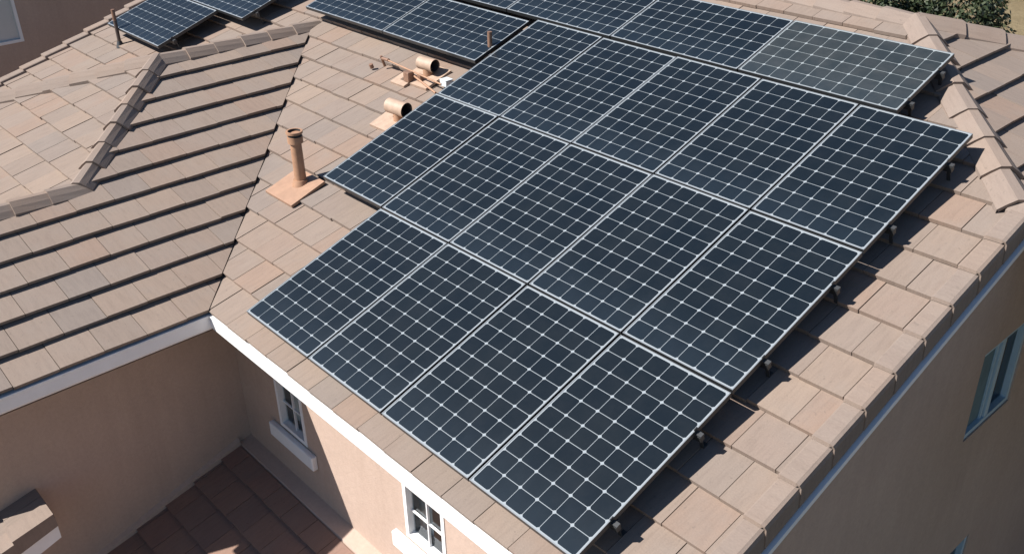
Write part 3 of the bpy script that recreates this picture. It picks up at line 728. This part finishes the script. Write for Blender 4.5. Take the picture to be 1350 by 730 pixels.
mb = MB(); mb.tube(Bl + up * .3402, Bl + up * .50, .027, .027, 12); mb.build('pole_top', M_copper, lp)
mb = MB(); mb.tube(Bl - up * .05, Bl + up * .04, .06, .034, 12); mb.build('collar', M_steel, lp)

# ------------------------------------------------------------------ neighbouring house
NX = -10.5
nb = thing('neighbouring_house', 'shaded brown stucco house with one white window beyond the far left roof edge', 'house', (NX - 4, 3, GROUND))
mb = MB(); WN = (.6, 1.93, -.27, .95)
wall_strip(mb, lambda a, z, d: (NX - d, a, z), -7, 13, GROUND - .5, 1.35, [WN], .1)
mb.quad([(NX, -7, GROUND - .5), (NX - 9, -7, GROUND - .5), (NX - 9, -7, 1.35), (NX, -7, 1.35)])
mb.quad([(NX, 13, GROUND - .5), (NX - 9, 13, GROUND - .5), (NX - 9, 13, 1.35), (NX, 13, 1.35)])
mb.quad([(NX - 9, -7, GROUND - .5), (NX - 9, 13, GROUND - .5), (NX - 9, 13, 1.35), (NX - 9, -7, 1.35)])
mb.build('wall', M_stucco_b, nb)
def nbwin():
    a0, a1, z0, z1 = WN; mb = MB()
    for x0, x1, y0, y1 in ((a0, a1, z0, z0 + .05), (a0, a1, z1 - .05, z1), (a0, a0 + .05, z0 + .05, z1 - .05), (a1 - .05, a1, z0 + .05, z1 - .05)):
        mb.box(NX - .06, NX + .015, x0, x1, y0, y1)
    wn = mb.build('window', M_white, nb)
    g = MB(); g.quad([(NX - .04, a0 + .04, z0 + .04), (NX - .04, a1 - .04, z0 + .04), (NX - .04, a1 - .04, z1 - .04), (NX - .04, a0 + .04, z1 - .04)]); g.build('pane', M_palepane, wn)
    c = MB(); n = 30
    for k in range(n):
        y0, y1 = a0 + (a1 - a0) * k / n, a0 + (a1 - a0) * (k + 1) / n
        c.quad([(NX - .095 - .01 * (k % 2), y0, z0), (NX - .095 - .01 * ((k + 1) % 2), y1, z0), (NX - .095 - .01 * ((k + 1) % 2), y1, z1), (NX - .095 - .01 * (k % 2), y0, z1)])
    c.build('curtain', simple('white_curtain', (.78, .77, .74), .9, var=.03), wn)
nbwin()
mb = MB(); ub = MB()
for sgn in (1, -1):
    xe = NX + .5 if sgn > 0 else NX - 9.5
    tiles(mb, (xe, -7.4, 1.35), (0, 1, 0), (-sgn, 0, 0), T, [[(0, 1, -7.4), (0, -1, -13.4)]], 0, 20.8, 14, rnd=1)
    ub.quad([(xe, -7.4, 1.31), (xe, 13.4, 1.31), (NX - 4.5, 13.4, 1.31 + 5 * T), (NX - 4.5, -7.4, 1.31 + 5 * T)])
r_ = mb.build('roof', M_tile, nb); ub.build('roof_underlay', M_under, r_)
g_ = MB(); caps(g_, (NX - 4.5, -7.4, 1.38 + 5 * T), (NX - 4.5, 13.4, 1.38 + 5 * T), .14, .4, .4); g_.build('ridge_tiles', M_cap, r_)
f_ = MB(); f_.box(NX + .44, NX + .5, -7.4, 13.4, 1.13, 1.34); f_.build('gutter', M_white, nb)

# ------------------------------------------------------------------ trees beyond the ridge
def tree(x, y, h, rx, ry, label, seed, n=17000):
    rnd = random.Random(seed); t = thing('tree', label, 'tree', (x, y, GROUND), 'dark trees beyond the roof')
    mb = MB(); top = Vector((x, y, GROUND + h * .62)); mb.tube((x, y, GROUND - .2), top, .2, .11, 10)
    limbs = []
    for k in range(9):
        a = rnd.uniform(0, 6.28); z = rnd.uniform(.25, .6); p = Vector((x, y, GROUND + h * z)); q = p + Vector((math.cos(a) * rx * .7, math.sin(a) * ry * .7, h * rnd.uniform(.12, .3)))
        mb.tube(p, q, .07, .02, 7); limbs.append(q)
    mb.build('trunk', M_bark, t)
    cl = []
    for k in range(80):
        while True:
            p = Vector((rnd.uniform(-1, 1), rnd.uniform(-1, 1), rnd.uniform(-1, 1)))
            if .25 < p.length < 1: break
        cl.append((Vector((x + p.x * rx, y + p.y * ry, GROUND + h * .56 + p.z * h * .42)), rnd.uniform(.3, .62)))
    c = MB()
    for k in range(n):
        cc, r = rnd.choice(cl)
        d = Vector((rnd.gauss(0, 1), rnd.gauss(0, 1), rnd.gauss(0, 1))).normalized() * r * rnd.uniform(.45, 1.08)
        p = cc + d; nn = (d.normalized() + Vector((rnd.uniform(-.7, .7), rnd.uniform(-.7, .7), rnd.uniform(-.2, .9)))).normalized()
        a = nn.orthogonal().normalized(); b = nn.cross(a); rot = rnd.uniform(0, 6.28); a2 = a * math.cos(rot) + b * math.sin(rot); b2 = nn.cross(a2)
        l = rnd.uniform(.04, .085)
        c.quad([p - a2 * l, p + b2 * l * .5, p + a2 * l, p - b2 * l * .5])
    c.build('crown', M_leaf, t)
tree(-2.35, 19.6, 5.4, 1.5, 1.6, 'dark green bushy tree at right, beside dry grass behind the roof ridge', 3)
tree(-4.9, 18.9, 5.6, 1.9, 1.7, 'dark green bushy tree further left behind the roof ridge', 5)

for o in bpy.data.objects:
    if '_o' in o: del o['_o']
